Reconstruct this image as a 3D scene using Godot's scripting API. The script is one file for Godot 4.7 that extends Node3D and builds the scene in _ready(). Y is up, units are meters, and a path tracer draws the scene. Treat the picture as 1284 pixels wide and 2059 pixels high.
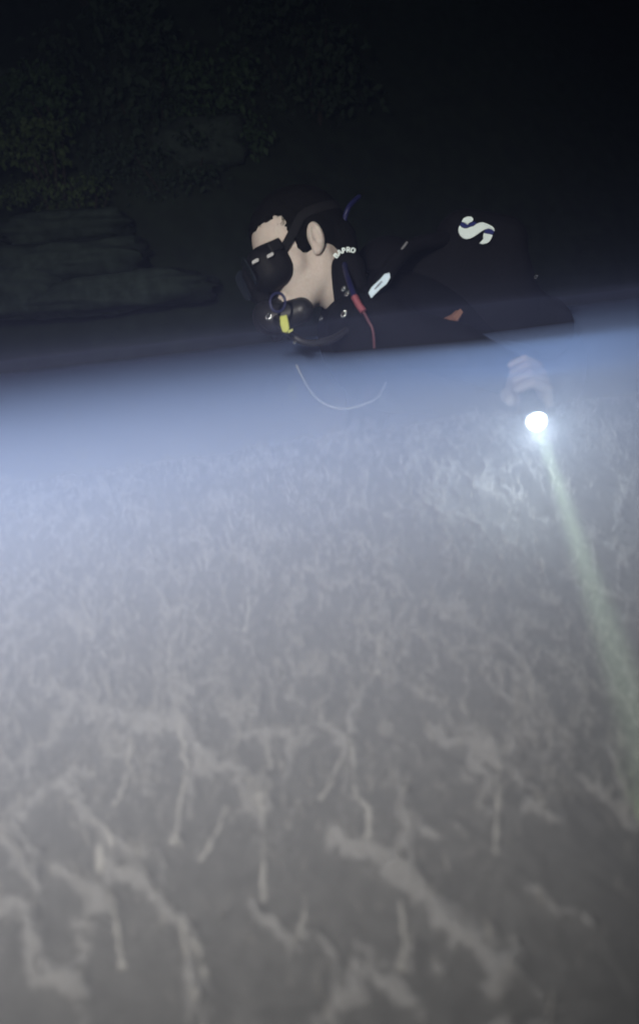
extends Node3D
# Night split shot: a diver with bare head at the surface of a silty lake, a lit torch in the hand under water, a dark overgrown bank behind.
# Water surface is y = 0. The camera's lens sits a few centimetres above it and looks along -z, tilted down and a little rolled.

const FOCAL := 1616.0            # photo pixels (1284 x 2059)
const EYE_HEIGHT := 0.054
var cam_basis: Basis
var cam_at := Vector3(0, EYE_HEIGHT, 0)
var taken := {}
var rng := RandomNumberGenerator.new()
var lumps := FastNoiseLite.new()
var cells_a := FastNoiseLite.new()
var cells_b := FastNoiseLite.new()
var warp := FastNoiseLite.new()
var fine := FastNoiseLite.new()
var ridges := []                 # [a, b, width, height] in plan, relief shaped along caustic light streaks
var mounds := []

# ---------------------------------------------------------------- helpers
func at(px: float, py: float, depth: float) -> Vector3:
	var c := Vector3((px - 642.0) / FOCAL, -(py - 1029.5) / FOCAL, -1.0) * depth
	return cam_at + cam_basis * c

func seen(name_: String) -> String:
	var n: int = taken.get(name_, -1) + 1
	taken[name_] = n
	return name_ if n == 0 else "%s_%03d" % [name_, n]

func tag(o: Node, label: String, category: String, group := "") -> Node:
	o.set_meta("label", label)
	o.set_meta("category", category)
	if group != "":
		o.set_meta("group", group)
	return o

func thing(called: String, where: Vector3, label: String, category: String, group := "") -> Node3D:
	var o := Node3D.new()
	o.name = seen(called)
	o.position = where
	add_child(o)
	tag(o, label, category, group)
	return o

func part(called: String, mesh: Mesh, m: Material, parent: Node, shift := Vector3.ZERO) -> MeshInstance3D:
	var o := MeshInstance3D.new()
	o.name = called
	o.mesh = mesh
	o.material_override = m
	o.position = shift
	parent.add_child(o, true)
	return o

func mat(c: Color, rough := 0.8, metal := 0.0, spec := 0.5) -> StandardMaterial3D:
	# c: real-world base colour, linear
	var m := StandardMaterial3D.new()
	m.albedo_color = c.linear_to_srgb()
	m.roughness = rough
	m.metallic = metal
	m.metallic_specular = spec
	return m

func noise_tex(freq: float, seed_: int, lo: Color, hi: Color, size := 512, octaves := 4) -> NoiseTexture2D:
	var n := FastNoiseLite.new()
	n.seed = seed_
	n.frequency = freq
	n.fractal_octaves = octaves
	var g := Gradient.new()
	g.set_color(0, lo.linear_to_srgb())
	g.set_color(1, hi.linear_to_srgb())
	var t := NoiseTexture2D.new()
	t.noise = n
	t.width = size
	t.height = size
	t.seamless = true
	t.color_ramp = g
	return t

func mottled(lo: Color, hi: Color, freq: float, scale_: float, seed_: int, rough := 0.9, spec := 0.4) -> StandardMaterial3D:
	var m := mat(Color.WHITE, rough, 0.0, spec)
	m.albedo_texture = noise_tex(freq, seed_, lo, hi)
	m.uv1_triplanar = true
	m.uv1_world_triplanar = true
	m.uv1_scale = Vector3.ONE * scale_
	return m

func arrays_mesh(v: PackedVector3Array, n: PackedVector3Array, ix: PackedInt32Array, c := PackedColorArray()) -> ArrayMesh:
	var a := []
	a.resize(Mesh.ARRAY_MAX)
	a[Mesh.ARRAY_VERTEX] = v
	a[Mesh.ARRAY_NORMAL] = n
	a[Mesh.ARRAY_INDEX] = ix
	if c.size():
		a[Mesh.ARRAY_COLOR] = c
	var m := ArrayMesh.new()
	m.add_surface_from_arrays(Mesh.PRIMITIVE_TRIANGLES, a)
	return m

func smooth_mesh(v: PackedVector3Array, ix: PackedInt32Array, c := PackedColorArray()) -> ArrayMesh:
	# clockwise front faces; normals summed over the faces
	var n := PackedVector3Array()
	n.resize(v.size())
	for t in range(0, ix.size(), 3):
		var a := v[ix[t]]
		var f := (v[ix[t + 2]] - a).cross(v[ix[t + 1]] - a)
		n[ix[t]] += f
		n[ix[t + 1]] += f
		n[ix[t + 2]] += f
	for i in n.size():
		n[i] = n[i].normalized()
	return arrays_mesh(v, n, ix, c)

func smin(a: float, b: float, k: float) -> float:
	var h := maxf(k - absf(a - b), 0.0) / k
	return minf(a, b) - h * h * k * 0.25

func capsule(p: Vector3, a: Vector3, b: Vector3, ra: float, rb: float) -> float:
	var ab := b - a
	var t := clampf((p - a).dot(ab) / ab.length_squared(), 0.0, 1.0)
	return p.distance_to(a + ab * t) - lerpf(ra, rb, t)

func ellipsoid(p: Vector3, c: Vector3, r: Vector3) -> float:
	var q := (p - c) / r
	var k := q.length()
	return (k - 1.0) * minf(r.x, minf(r.y, r.z)) if k < 0.7 else k * (k - 1.0) / (q / r).length()

func round_box(p: Vector3, c: Vector3, half: Vector3, r: float) -> float:
	var q := (p - c).abs() - half + Vector3.ONE * r
	return Vector3(maxf(q.x, 0), maxf(q.y, 0), maxf(q.z, 0)).length() + minf(maxf(q.x, maxf(q.y, q.z)), 0.0) - r

# surface nets of a distance field, appended to v / ix after the transform
func nets(v: PackedVector3Array, ix: PackedInt32Array, lo: Vector3, hi: Vector3, cell: float, f: Callable, place := Transform3D()) -> Array:
	var nx := int(ceil((hi.x - lo.x) / cell)) + 1
	var ny := int(ceil((hi.y - lo.y) / cell)) + 1
	var nz := int(ceil((hi.z - lo.z) / cell)) + 1
	var d := PackedFloat32Array()
	d.resize(nx * ny * nz)
	var coarse := 4
	# coarse test first: far from the surface one value stands for its block
	for bz in range(0, nz, coarse):
		for by in range(0, ny, coarse):
			for bx in range(0, nx, coarse):
				var mid := lo + Vector3(bx + 1.5, by + 1.5, bz + 1.5) * cell
				var dm: float = f.call(mid)
				var far := absf(dm) > cell * 5.0
				for z in range(bz, mini(bz + coarse, nz)):
					for y in range(by, mini(by + coarse, ny)):
						for x in range(bx, mini(bx + coarse, nx)):
							d[x + nx * (y + ny * z)] = dm if far else f.call(lo + Vector3(x, y, z) * cell)
	var id := PackedInt32Array()
	id.resize(nx * ny * nz)
	id.fill(-1)
	var corner := [0, 1, nx, nx + 1, nx * ny, nx * ny + 1, nx * ny + nx, nx * ny + nx + 1]
	var off := [Vector3(0, 0, 0), Vector3(1, 0, 0), Vector3(0, 1, 0), Vector3(1, 1, 0), Vector3(0, 0, 1), Vector3(1, 0, 1), Vector3(0, 1, 1), Vector3(1, 1, 1)]
	var edges := [[0, 1], [2, 3], [4, 5], [6, 7], [0, 2], [1, 3], [4, 6], [5, 7], [0, 4], [1, 5], [2, 6], [3, 7]]
	for z in nz - 1:
		for y in ny - 1:
			for x in nx - 1:
				var k := x + nx * (y + ny * z)
				var inside := 0
				for c in 8:
					if d[k + corner[c]] < 0.0:
						inside += 1
				if inside == 0 or inside == 8:
					continue
				var sum := Vector3.ZERO
				var n := 0
				for e in edges:
					var da := d[k + corner[e[0]]]
					var db := d[k + corner[e[1]]]
					if (da < 0.0) != (db < 0.0):
						sum += (off[e[0]] as Vector3).lerp(off[e[1]], da / (da - db))
						n += 1
				id[k] = v.size()
				v.append(place * (lo + (Vector3(x, y, z) + sum / n) * cell))
	var step := [1, nx, nx * ny]
	for z in range(1, nz - 1):
		for y in range(1, ny - 1):
			for x in range(1, nx - 1):
				var k := x + nx * (y + ny * z)
				for axis in 3:
					var da := d[k]
					var db: float = d[k + step[axis]]
					if (da < 0.0) == (db < 0.0):
						continue
					var u: int = step[(axis + 1) % 3]
					var w: int = step[(axis + 2) % 3]
					var q := [id[k - u - w], id[k - w], id[k], id[k - u]]
					if q.has(-1):
						continue
					if da < 0.0:
						ix.append_array(PackedInt32Array([q[0], q[2], q[1], q[0], q[3], q[2]]))
					else:
						ix.append_array(PackedInt32Array([q[0], q[1], q[2], q[0], q[2], q[3]]))
	return [v, ix]

func field_mesh(lo: Vector3, hi: Vector3, cell: float, f: Callable, place := Transform3D()) -> ArrayMesh:
	var r := nets(PackedVector3Array(), PackedInt32Array(), lo, hi, cell, f, place)
	return smooth_mesh(r[0], r[1])

func spline(pts: Array, per := 6) -> Array:
	var c := Curve3D.new()
	for i in pts.size():
		var a: Vector3 = pts[maxi(i - 1, 0)]
		var b: Vector3 = pts[mini(i + 1, pts.size() - 1)]
		c.add_point(pts[i], (a - b) / 6.0, (b - a) / 6.0)
	var out := []
	for i in (pts.size() - 1) * per + 1:
		out.append(c.sample(mini(i / per, pts.size() - 2), float(i - mini(i / per, pts.size() - 2) * per) / per))
	return out

func tube(pts: Array, radius: Callable, sides := 10) -> ArrayMesh:
	var v := PackedVector3Array()
	var ix := PackedInt32Array()
	var side := Vector3.ZERO
	var n := pts.size()
	for i in n:
		var dir: Vector3 = (pts[mini(i + 1, n - 1)] - pts[maxi(i - 1, 0)]).normalized()
		if side == Vector3.ZERO:
			side = dir.cross(Vector3.UP if absf(dir.y) < 0.9 else Vector3.RIGHT).normalized()
		side = (side - dir * side.dot(dir)).normalized()
		var up := dir.cross(side)
		var r: float = radius.call(float(i) / (n - 1))
		for s in sides:
			var a := TAU * s / sides
			v.append(pts[i] + (side * cos(a) + up * sin(a)) * r)
	for i in n - 1:
		for s in sides:
			var a := i * sides + s
			var b := i * sides + (s + 1) % sides
			ix.append_array(PackedInt32Array([a, a + sides, b, b, a + sides, b + sides]))
	for e in [0, n - 1]:
		var c := v.size()
		v.append(pts[e])
		for s in sides:
			var a: int = e * sides + s
			var b: int = e * sides + (s + 1) % sides
			ix.append_array(PackedInt32Array([c, a, b] if e == 0 else [c, b, a]))
	return smooth_mesh(v, ix)

# profile: Vector2(radius, height along +y)
func lathe(profile: Array, sides := 28) -> ArrayMesh:
	var st := SurfaceTool.new()
	st.begin(Mesh.PRIMITIVE_TRIANGLES)
	for i in profile.size() - 1:
		var a: Vector2 = profile[i]
		var b: Vector2 = profile[i + 1]
		var slope := (b - a).normalized()
		for s in sides:
			var p := TAU * s / sides
			var q := TAU * (s + 1) / sides
			var np := Vector3(cos(p) * slope.y, -slope.x, sin(p) * slope.y)
			var nq := Vector3(cos(q) * slope.y, -slope.x, sin(q) * slope.y)
			var pa := Vector3(cos(p) * a.x, a.y, sin(p) * a.x)
			var pb := Vector3(cos(p) * b.x, b.y, sin(p) * b.x)
			var qa := Vector3(cos(q) * a.x, a.y, sin(q) * a.x)
			var qb := Vector3(cos(q) * b.x, b.y, sin(q) * b.x)
			for k in [[np, pa], [nq, qb], [np, pb], [np, pa], [nq, qa], [nq, qb]]:
				st.set_normal(k[0])
				st.add_vertex(k[1])
	return st.commit()

# flat outline in its own x-y plane with a thickness towards +z, edges chamfered by a narrow sloping rim
func plate(outline: Array, thick: float) -> ArrayMesh:
	var poly := PackedVector2Array(outline)
	if Geometry2D.is_polygon_clockwise(poly):
		poly.reverse()
	var tri := Geometry2D.triangulate_polygon(poly)
	var mid := Vector2.ZERO
	for p in poly:
		mid += p / poly.size()
	var st := SurfaceTool.new()
	st.begin(Mesh.PRIMITIVE_TRIANGLES)
	for t in range(0, tri.size(), 3):
		for z in [thick, 0.0]:
			for k in [0, 2, 1] if z > 0.0 else [0, 1, 2]:
				st.set_normal(Vector3(0, 0, 1 if z > 0.0 else -1))
				st.add_vertex(Vector3(poly[tri[t + k]].x, poly[tri[t + k]].y, z))
	for i in poly.size():
		var a := poly[i]
		var b := poly[(i + 1) % poly.size()]
		var n := Vector3(b.y - a.y, a.x - b.x, 0).normalized()
		for q in [[a, 0.0], [b, thick], [b, 0.0], [a, 0.0], [a, thick], [b, thick]]:
			st.set_normal(n)
			st.add_vertex(Vector3(q[0].x, q[0].y, q[1]))
	return st.commit()

# ---------------------------------------------------------------- lake bed
func base_depth(x: float, r: float) -> float:
	# a silty bank that rises away from the camera to a ledge, then drops into the pool where the diver is
	var knots := [[-3.0, -1.5], [0.0, -0.66], [0.5, -0.48], [0.8, -0.40], [1.2, -0.27], [1.45, -0.195], [1.6, -0.175], [1.8, -0.26], [2.1, -0.66], [3.0, -0.85], [4.2, -0.55], [5.0, -0.1], [14.0, -0.1]]
	var y := -0.1
	for i in knots.size() - 1:
		var a: Array = knots[i]
		var b: Array = knots[i + 1]
		if r >= a[0] and r <= b[0]:
			var t: float = (r - a[0]) / (b[0] - a[0])
			y = lerpf(a[1], b[1], t if r < 1.2 else smoothstep(0.0, 1.0, t))
			break
	return y + 0.02 * sin(x * 1.7 + 0.4) * smoothstep(0.6, 1.5, r) - 0.12 * smoothstep(0.15, 0.45, x) * smoothstep(1.6, 0.9, r)

var pale := 0.0                  # set by ground(): how strong the caustic light streak is there
var caustic_lift := 0.0                 # set by ground(): how far the painted caustic sheet rises there
func ground(x: float, r: float) -> float:
	var y := base_depth(x, r)
	pale = 0.0
	caustic_lift = -1.0
	if r > 3.6 or absf(x) > 3.0 or r < -0.4:
		return y + 0.03 * lumps.get_noise_2d(x * 40.0, r * 40.0)
	var wx := x + 0.035 * warp.get_noise_2d(x * 100.0, r * 100.0)
	var wr := r + 0.035 * warp.get_noise_2d(x * 100.0 + 500.0, r * 100.0)
	var rough := 0.5 + 0.5 * lumps.get_noise_2d(x * 260.0, r * 260.0)
	var patch := 0.5 + 0.9 * lumps.get_noise_2d(x * 420.0 + 90.0, r * 300.0)
	# narrow ridges shaped after caustic light, in two sizes, drawn out towards the camera
	var ea := cells_a.get_noise_2d(wx * 100.0 + wr * 30.0, wr * 44.0) + 1.0
	var eb := cells_b.get_noise_2d(wx * 100.0 + 300.0, wr * 27.0) + 1.0
	var ec := cells_b.get_noise_2d(wx * 230.0 + 80.0, wr * 70.0) + 1.0
	var ha := exp(-ea * ea * 90.0) * clampf(1.7 * patch - 0.2, 0.0, 1.3) * smoothstep(1.25, 0.8, r)
	var hb := exp(-eb * eb * 45.0) * clampf(1.7 - 1.5 * patch, 0.15, 1.2) * smoothstep(0.5, 0.9, r)
	var hc := exp(-ec * ec * 22.0) * clampf(0.2 + 1.2 * rough, 0.0, 1.0)
	y += 0.007 * ha + 0.0065 * hb + 0.0026 * hc
	y += 0.006 * lumps.get_noise_2d(x * 110.0, r * 110.0) + 0.0012 * fine.get_noise_2d(x * 100.0, r * 100.0)
	var own := 0.0
	var p := Vector2(wx * 0.6 + x * 0.4, wr * 0.6 + r * 0.4)
	for g in ridges:
		var a: Vector2 = g[0]
		var b: Vector2 = g[1]
		var t := clampf((p - a).dot(b - a) / (b - a).length_squared(), 0.0, 1.0)
		var q: float = p.distance_to(a.lerp(b, t)) / (g[2] * 0.7)
		if q < 2.5:
			var e := exp(-q * q) * clampf(0.4 + 1.3 * rough, 0.2, 1.1)
			y += 0.75 * g[3] * e
			own = maxf(own, e)
	for g in mounds:
		var q: float = p.distance_to(g[0]) / (g[1] * 0.8)
		if q < 2.5:
			y += 0.7 * g[2] * exp(-q * q)
			own = maxf(own, exp(-q * q))
	# ragged caustic light streaks, where pale tufts and the paler sheet go
	var grain := 0.28 * fine.get_noise_2d(x * 260.0, r * 260.0) + 0.2 * fine.get_noise_2d(x * 90.0, r * 60.0 + 40.0)
	caustic_lift = maxf(maxf(ha * 0.95, own), hb * 0.72) + 0.9 * grain
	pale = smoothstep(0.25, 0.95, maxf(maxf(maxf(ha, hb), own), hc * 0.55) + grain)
	return y

# where the line of sight through a photo pixel meets the bed (before ridges)
func on_bed(px: float, py: float) -> Vector3:
	var dir := (at(px, py, 1.0) - cam_at).normalized()
	var s := 0.2
	while s < 4.0:
		var p := cam_at + dir * s
		if p.y < base_depth(p.x, -p.z):
			return p
		s += 0.004
	return cam_at + dir * 2.0

func lines(from: float, to: float, inner_from: float, inner_to: float, cell: float) -> Array:
	var out := [inner_from]
	while out[-1] < inner_to:
		out.append(out[-1] + cell)
	var step := cell
	while out[-1] < to:
		step *= 1.25
		out.append(out[-1] + step)
	step = cell
	while out[0] > from:
		step *= 1.25
		out.push_front(out[0] - step)
	return out

func build_bed() -> void:
	for g in [[[205, 1735], [385, 1890], 0.013, 0.016], [[130, 1420], [360, 1490], 0.02, 0.014], [[360, 1490], [545, 1625], 0.018, 0.015], [[690, 1690], [800, 1785], 0.016, 0.018], [[800, 1785], [1030, 1960], 0.02, 0.009], [[0, 1700], [75, 1815], 0.012, 0.013], [[120, 1770], [225, 1835], 0.011, 0.014], [[0, 1840], [150, 2010], 0.016, 0.012], [[120, 1600], [222, 1700], 0.008, 0.012], [[520, 1830], [595, 1905], 0.009, 0.012], [[375, 1890], [400, 2035], 0.008, 0.014], [[60, 1560], [130, 1430], 0.012, 0.012], [[860, 1490], [1000, 1530], 0.012, 0.008], [[1000, 1530], [1110, 1440], 0.01, 0.007], [[130, 1250], [175, 1290], 0.016, 0.016]]:
		var a := on_bed(g[0][0], g[0][1])
		var b := on_bed(g[1][0], g[1][1])
		ridges.append([Vector2(a.x, -a.z), Vector2(b.x, -b.z), g[2], g[3]])
	for g in [[590, 1905, 0.008, 0.012], [405, 2035, 0.012, 0.014], [60, 1905, 0.02, 0.014], [70, 1560, 0.012, 0.014], [100, 1400, 0.014, 0.014], [15, 1670, 0.014, 0.014], [815, 1935, 0.01, 0.012], [875, 1975, 0.01, 0.01], [205, 1750, 0.008, 0.01], [515, 1625, 0.016, 0.012], [1085, 1640, 0.02, 0.01], [165, 1265, 0.014, 0.016], [1015, 1975, 0.018, 0.01]]:
		var a := on_bed(g[0], g[1])
		mounds.append([Vector2(a.x, -a.z), g[2], g[3]])
	var xs := lines(-14.0, 14.0, -0.75, 0.85, 0.0045)
	var rs := lines(-2.5, 16.0, 0.42, 1.9, 0.0045)
	var v := PackedVector3Array()
	var ix := PackedInt32Array()
	for r in rs:
		for x in xs:
			v.append(Vector3(x, ground(x, r), -r))
	var w := xs.size()
	for j in rs.size() - 1:
		for i in w - 1:
			var k := j * w + i
			ix.append_array(PackedInt32Array([k, k + w, k + 1, k + 1, k + w, k + w + 1]))
	var m := mottled(Color(0.1, 0.1, 0.097), Color(0.22, 0.219, 0.212), 0.025, 2.6, 5, 1.0, 0.15)
	var o := part("lake_bed", smooth_mesh(v, ix), m, self)
	o.set_meta("kind", "structure")
	# caustic light painted as a paler sheet, dipping under the silt between streaks
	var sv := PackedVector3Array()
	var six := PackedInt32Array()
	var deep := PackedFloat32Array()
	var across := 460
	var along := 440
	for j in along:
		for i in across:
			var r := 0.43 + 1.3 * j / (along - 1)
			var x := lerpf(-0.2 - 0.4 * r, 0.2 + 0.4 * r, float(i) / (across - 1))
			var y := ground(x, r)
			var up := clampf(0.006 * (caustic_lift - 0.62 + 0.5 * fine.get_noise_2d(x * 420.0 + 31.0, r * 420.0)), -0.004, 0.004)
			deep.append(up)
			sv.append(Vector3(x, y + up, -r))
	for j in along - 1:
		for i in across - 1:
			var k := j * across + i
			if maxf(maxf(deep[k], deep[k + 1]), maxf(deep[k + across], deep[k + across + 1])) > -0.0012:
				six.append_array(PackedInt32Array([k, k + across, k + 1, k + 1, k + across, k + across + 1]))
	o = part("caustic_sheet", smooth_mesh(sv, six), mottled(Color(0.32, 0.317, 0.31), Color(0.5, 0.495, 0.485), 0.06, 5.0, 6, 1.0, 0.15), self)
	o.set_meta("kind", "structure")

func strand(pts: Array, r: float, m: Material) -> void:  # pale tube added along a line of caustic light on the bed
	var w := []
	for p in pts:
		var q := on_bed(p[0], p[1])
		w.append(Vector3(q.x, ground(q.x, -q.z) + r * 0.8, q.z))
	var s := spline(w, 8)
	for i in s.size():
		var q: Vector3 = s[i]
		s[i] = Vector3(q.x + 0.004 * lumps.get_noise_1d(i * 7.0 + q.z * 4000.0), ground(q.x, -q.z) + r * (0.15 + 0.9 * lumps.get_noise_1d(i * 9.0 + q.x * 900.0)), q.z)
	var base: Vector3 = s[0]
	var rel := s.map(func(q): return q - base)
	var t := tag(part(seen("caustic_strand"), tube(rel, func(u): return r * (0.6 + 0.4 * u + 0.9 * lumps.get_noise_1d(u * 160.0 + base.x * 3000.0) + (0.5 if u > 0.93 else 0.0)), 7), m, self, base), "thin crooked pale strand added on the silt bed along a caustic light streak", "root", "caustic light strands on the silt") as Node3D
	t.set_meta("group", "caustic light strands on the silt")

# short pale filaments added for caustic light streaks, far too many to count
func build_tufts() -> void:
	var blade := SurfaceTool.new()
	blade.begin(Mesh.PRIMITIVE_TRIANGLES)
	for k in 3:
		var a := k * 2.1
		var d := Vector3(cos(a), 0, sin(a))
		var side := Vector3(-sin(a), 0, cos(a)) * 0.06
		var p := [d * 0.05, d * 0.12 + Vector3(0, 0.4, 0), d * 0.3 + Vector3(0, 0.75, 0), d * 0.55 + Vector3(0, 1.0 - 0.15 * k, 0)]
		for i in 3:
			var w0 := side * (1.0 - 0.25 * i)
			var w1 := side * (0.75 - 0.25 * i)
			for q in [p[i] - w0, p[i + 1] - w1, p[i] + w0, p[i] + w0, p[i + 1] - w1, p[i + 1] + w1]:
				blade.add_vertex(q)
	blade.generate_normals()
	var mesh := blade.commit()
	var places := []
	var shades := []
	while places.size() < 17000:
		var r := rng.randf_range(0.5, 1.75)
		var x := rng.randf_range(-0.3 - 0.42 * r, 0.3 + 0.42 * r)
		var y := ground(x, r)
		if rng.randf() > (0.03 + pale * 0.95) * smoothstep(0.4, 0.95, r):
			continue
		var h := rng.randf_range(0.006, 0.015) * (1.8 if rng.randf() < 0.08 else 1.0)
		places.append(Transform3D(Basis(Vector3.UP, rng.randf() * TAU) * Basis(Vector3.RIGHT, rng.randfn() * 0.35) * Basis.from_scale(Vector3(h * 0.7, h, h * 0.7)), Vector3(x, y - 0.001, -r)))
		var g := rng.randf_range(0.4, 0.8)
		shades.append(Color(g, g * 0.97, g * 0.9))
	var mm := MultiMesh.new()
	mm.transform_format = MultiMesh.TRANSFORM_3D
	mm.use_colors = true
	mm.mesh = mesh
	mm.instance_count = places.size()
	for i in places.size():
		mm.set_instance_transform(i, places[i])
		mm.set_instance_color(i, shades[i])
	var o := MultiMeshInstance3D.new()
	o.name = "caustic_tufts"
	o.multimesh = mm
	var m := mat(Color.WHITE, 0.9, 0.0, 0.2)
	m.vertex_color_use_as_albedo = true
	o.material_override = m
	o.set_meta("kind", "stuff")
	tag(o, "short pale tufts added all over the silt bed for caustic light streaks", "light_streak")
	add_child(o)

# specks of silt drifting in the water
func build_specks() -> void:
	var ball := SphereMesh.new()
	ball.radius = 0.5
	ball.height = 1.0
	ball.radial_segments = 6
	ball.rings = 3
	var mm := MultiMesh.new()
	mm.transform_format = MultiMesh.TRANSFORM_3D
	mm.mesh = ball
	mm.instance_count = 420
	for i in 420:
		var r := rng.randf_range(0.4, 1.5)
		var x := rng.randf_range(-0.45, 0.45) * r
		var floor_y := base_depth(x, r)
		var d := rng.randf_range(0.0006, 0.0014)
		mm.set_instance_transform(i, Transform3D(Basis(Vector3(0.3, 0.8, 0.5).normalized(), rng.randf() * TAU) * Basis.from_scale(Vector3(d, d * rng.randf_range(0.6, 2.2), d)), Vector3(x, lerpf(floor_y + 0.01, -0.01, rng.randf()), -r)))
	var o := MultiMeshInstance3D.new()
	o.name = "drifting_silt"
	o.multimesh = mm
	o.material_override = mat(Color(0.6, 0.6, 0.57), 0.9)
	o.set_meta("kind", "stuff")
	tag(o, "fine pale specks of silt drifting in the water", "silt")
	add_child(o)

# the lamp that lights the diver, held beside the camera
func build_video_light(where: Vector3, aim: Vector3) -> void:
	var dir := (aim - where).normalized()
	var t := thing("video_light", where - dir * 0.03, "black hand-held video light with a round white lens", "lamp")
	var up := dir.cross(Vector3.RIGHT).normalized()
	t.basis = Basis(dir.cross(up), dir, up).orthonormalized()
	var black := mat(Color(0.02, 0.02, 0.022), 0.4)
	part("housing", lathe([Vector2(0, -0.14), Vector2(0.02, -0.14), Vector2(0.024, -0.135), Vector2(0.024, -0.05), Vector2(0.036, -0.03), Vector2(0.036, -0.001), Vector2(0.031, 0.0), Vector2(0.031, -0.004), Vector2(0, -0.004)]), black, t)
	var glow := mat(Color(0.9, 0.9, 0.9), 0.3)
	glow.emission_enabled = true
	glow.emission = Color(1.0, 0.98, 0.95)
	glow.emission_energy_multiplier = 4.0
	part("lamp_lens", lathe([Vector2(0.03, -0.003), Vector2(0.03, 0.0), Vector2(0.02, 0.003), Vector2(0, 0.004)]), glow, t)
	part("handle", tube(spline([Vector3(0, -0.1, 0.02), Vector3(0, -0.1, 0.06), Vector3(0, -0.07, 0.08), Vector3(0, -0.03, 0.08), Vector3(0, -0.02, 0.03)], 6), func(_u): return 0.009, 8), black, t)

# ---------------------------------------------------------------- the bank behind
func leaf_clump(count: int, size: Vector3, leaf: float, droop: float) -> ArrayMesh:
	var st := SurfaceTool.new()
	st.begin(Mesh.PRIMITIVE_TRIANGLES)
	var knots := []
	for i in maxi(5, count / 45):
		knots.append(Vector3(rng.randf_range(-1, 1), rng.randf_range(-1, 1), rng.randf_range(-1, 1)).limit_length(1.0) * size * 0.85)
	for i in count:
		var k: Vector3 = knots[i % knots.size()]
		var c := k + Vector3(rng.randfn(), rng.randfn(), rng.randfn()) * size * 0.16
		var dir := Vector3(rng.randf_range(-1, 1), rng.randf_range(-1, 0.5) - droop, rng.randf_range(-1, 1)).normalized()
		var side := dir.cross(Vector3(rng.randf_range(-1, 1), rng.randf_range(0.2, 1), rng.randf_range(-1, 1))).normalized()
		var up := side.cross(dir) * 0.15
		var l := leaf * rng.randf_range(0.6, 1.4)
		var a := c
		var b := c + dir * l
		var p := c + dir * l * 0.45 + side * l * 0.28 + up * l
		var q := c + dir * l * 0.45 - side * l * 0.28 + up * l
		for tri in [[a, p, b], [a, b, q]]:
			for w in tri:
				st.add_vertex(w)
	st.generate_normals()
	return st.commit()

func boulder(r: Vector3, seed_: int) -> ArrayMesh:
	var n := FastNoiseLite.new()
	n.seed = seed_
	n.frequency = 1.1
	n.fractal_octaves = 4
	var v := PackedVector3Array()
	var ix := PackedInt32Array()
	var a := 28
	var b := 18
	for j in b + 1:
		for i in a:
			var th := PI * j / b
			var ph := TAU * i / a
			var u := Vector3(sin(th) * cos(ph), cos(th), sin(th) * sin(ph))
			var box := u / maxf(absf(u.x), maxf(absf(u.y), absf(u.z)))
			var s := u.lerp(box, 0.55)
			v.append(s * r * (1.0 + 0.3 * n.get_noise_3dv(u * 1.6 + Vector3(seed_, 0, 0)) + 0.06 * n.get_noise_3dv(u * 7.0)))
	for j in b:
		for i in a:
			var p := j * a + i
			var q := j * a + (i + 1) % a
			ix.append_array(PackedInt32Array([p, q, p + a, q, q + a, p + a]))
	return smooth_mesh(v, ix)

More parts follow.
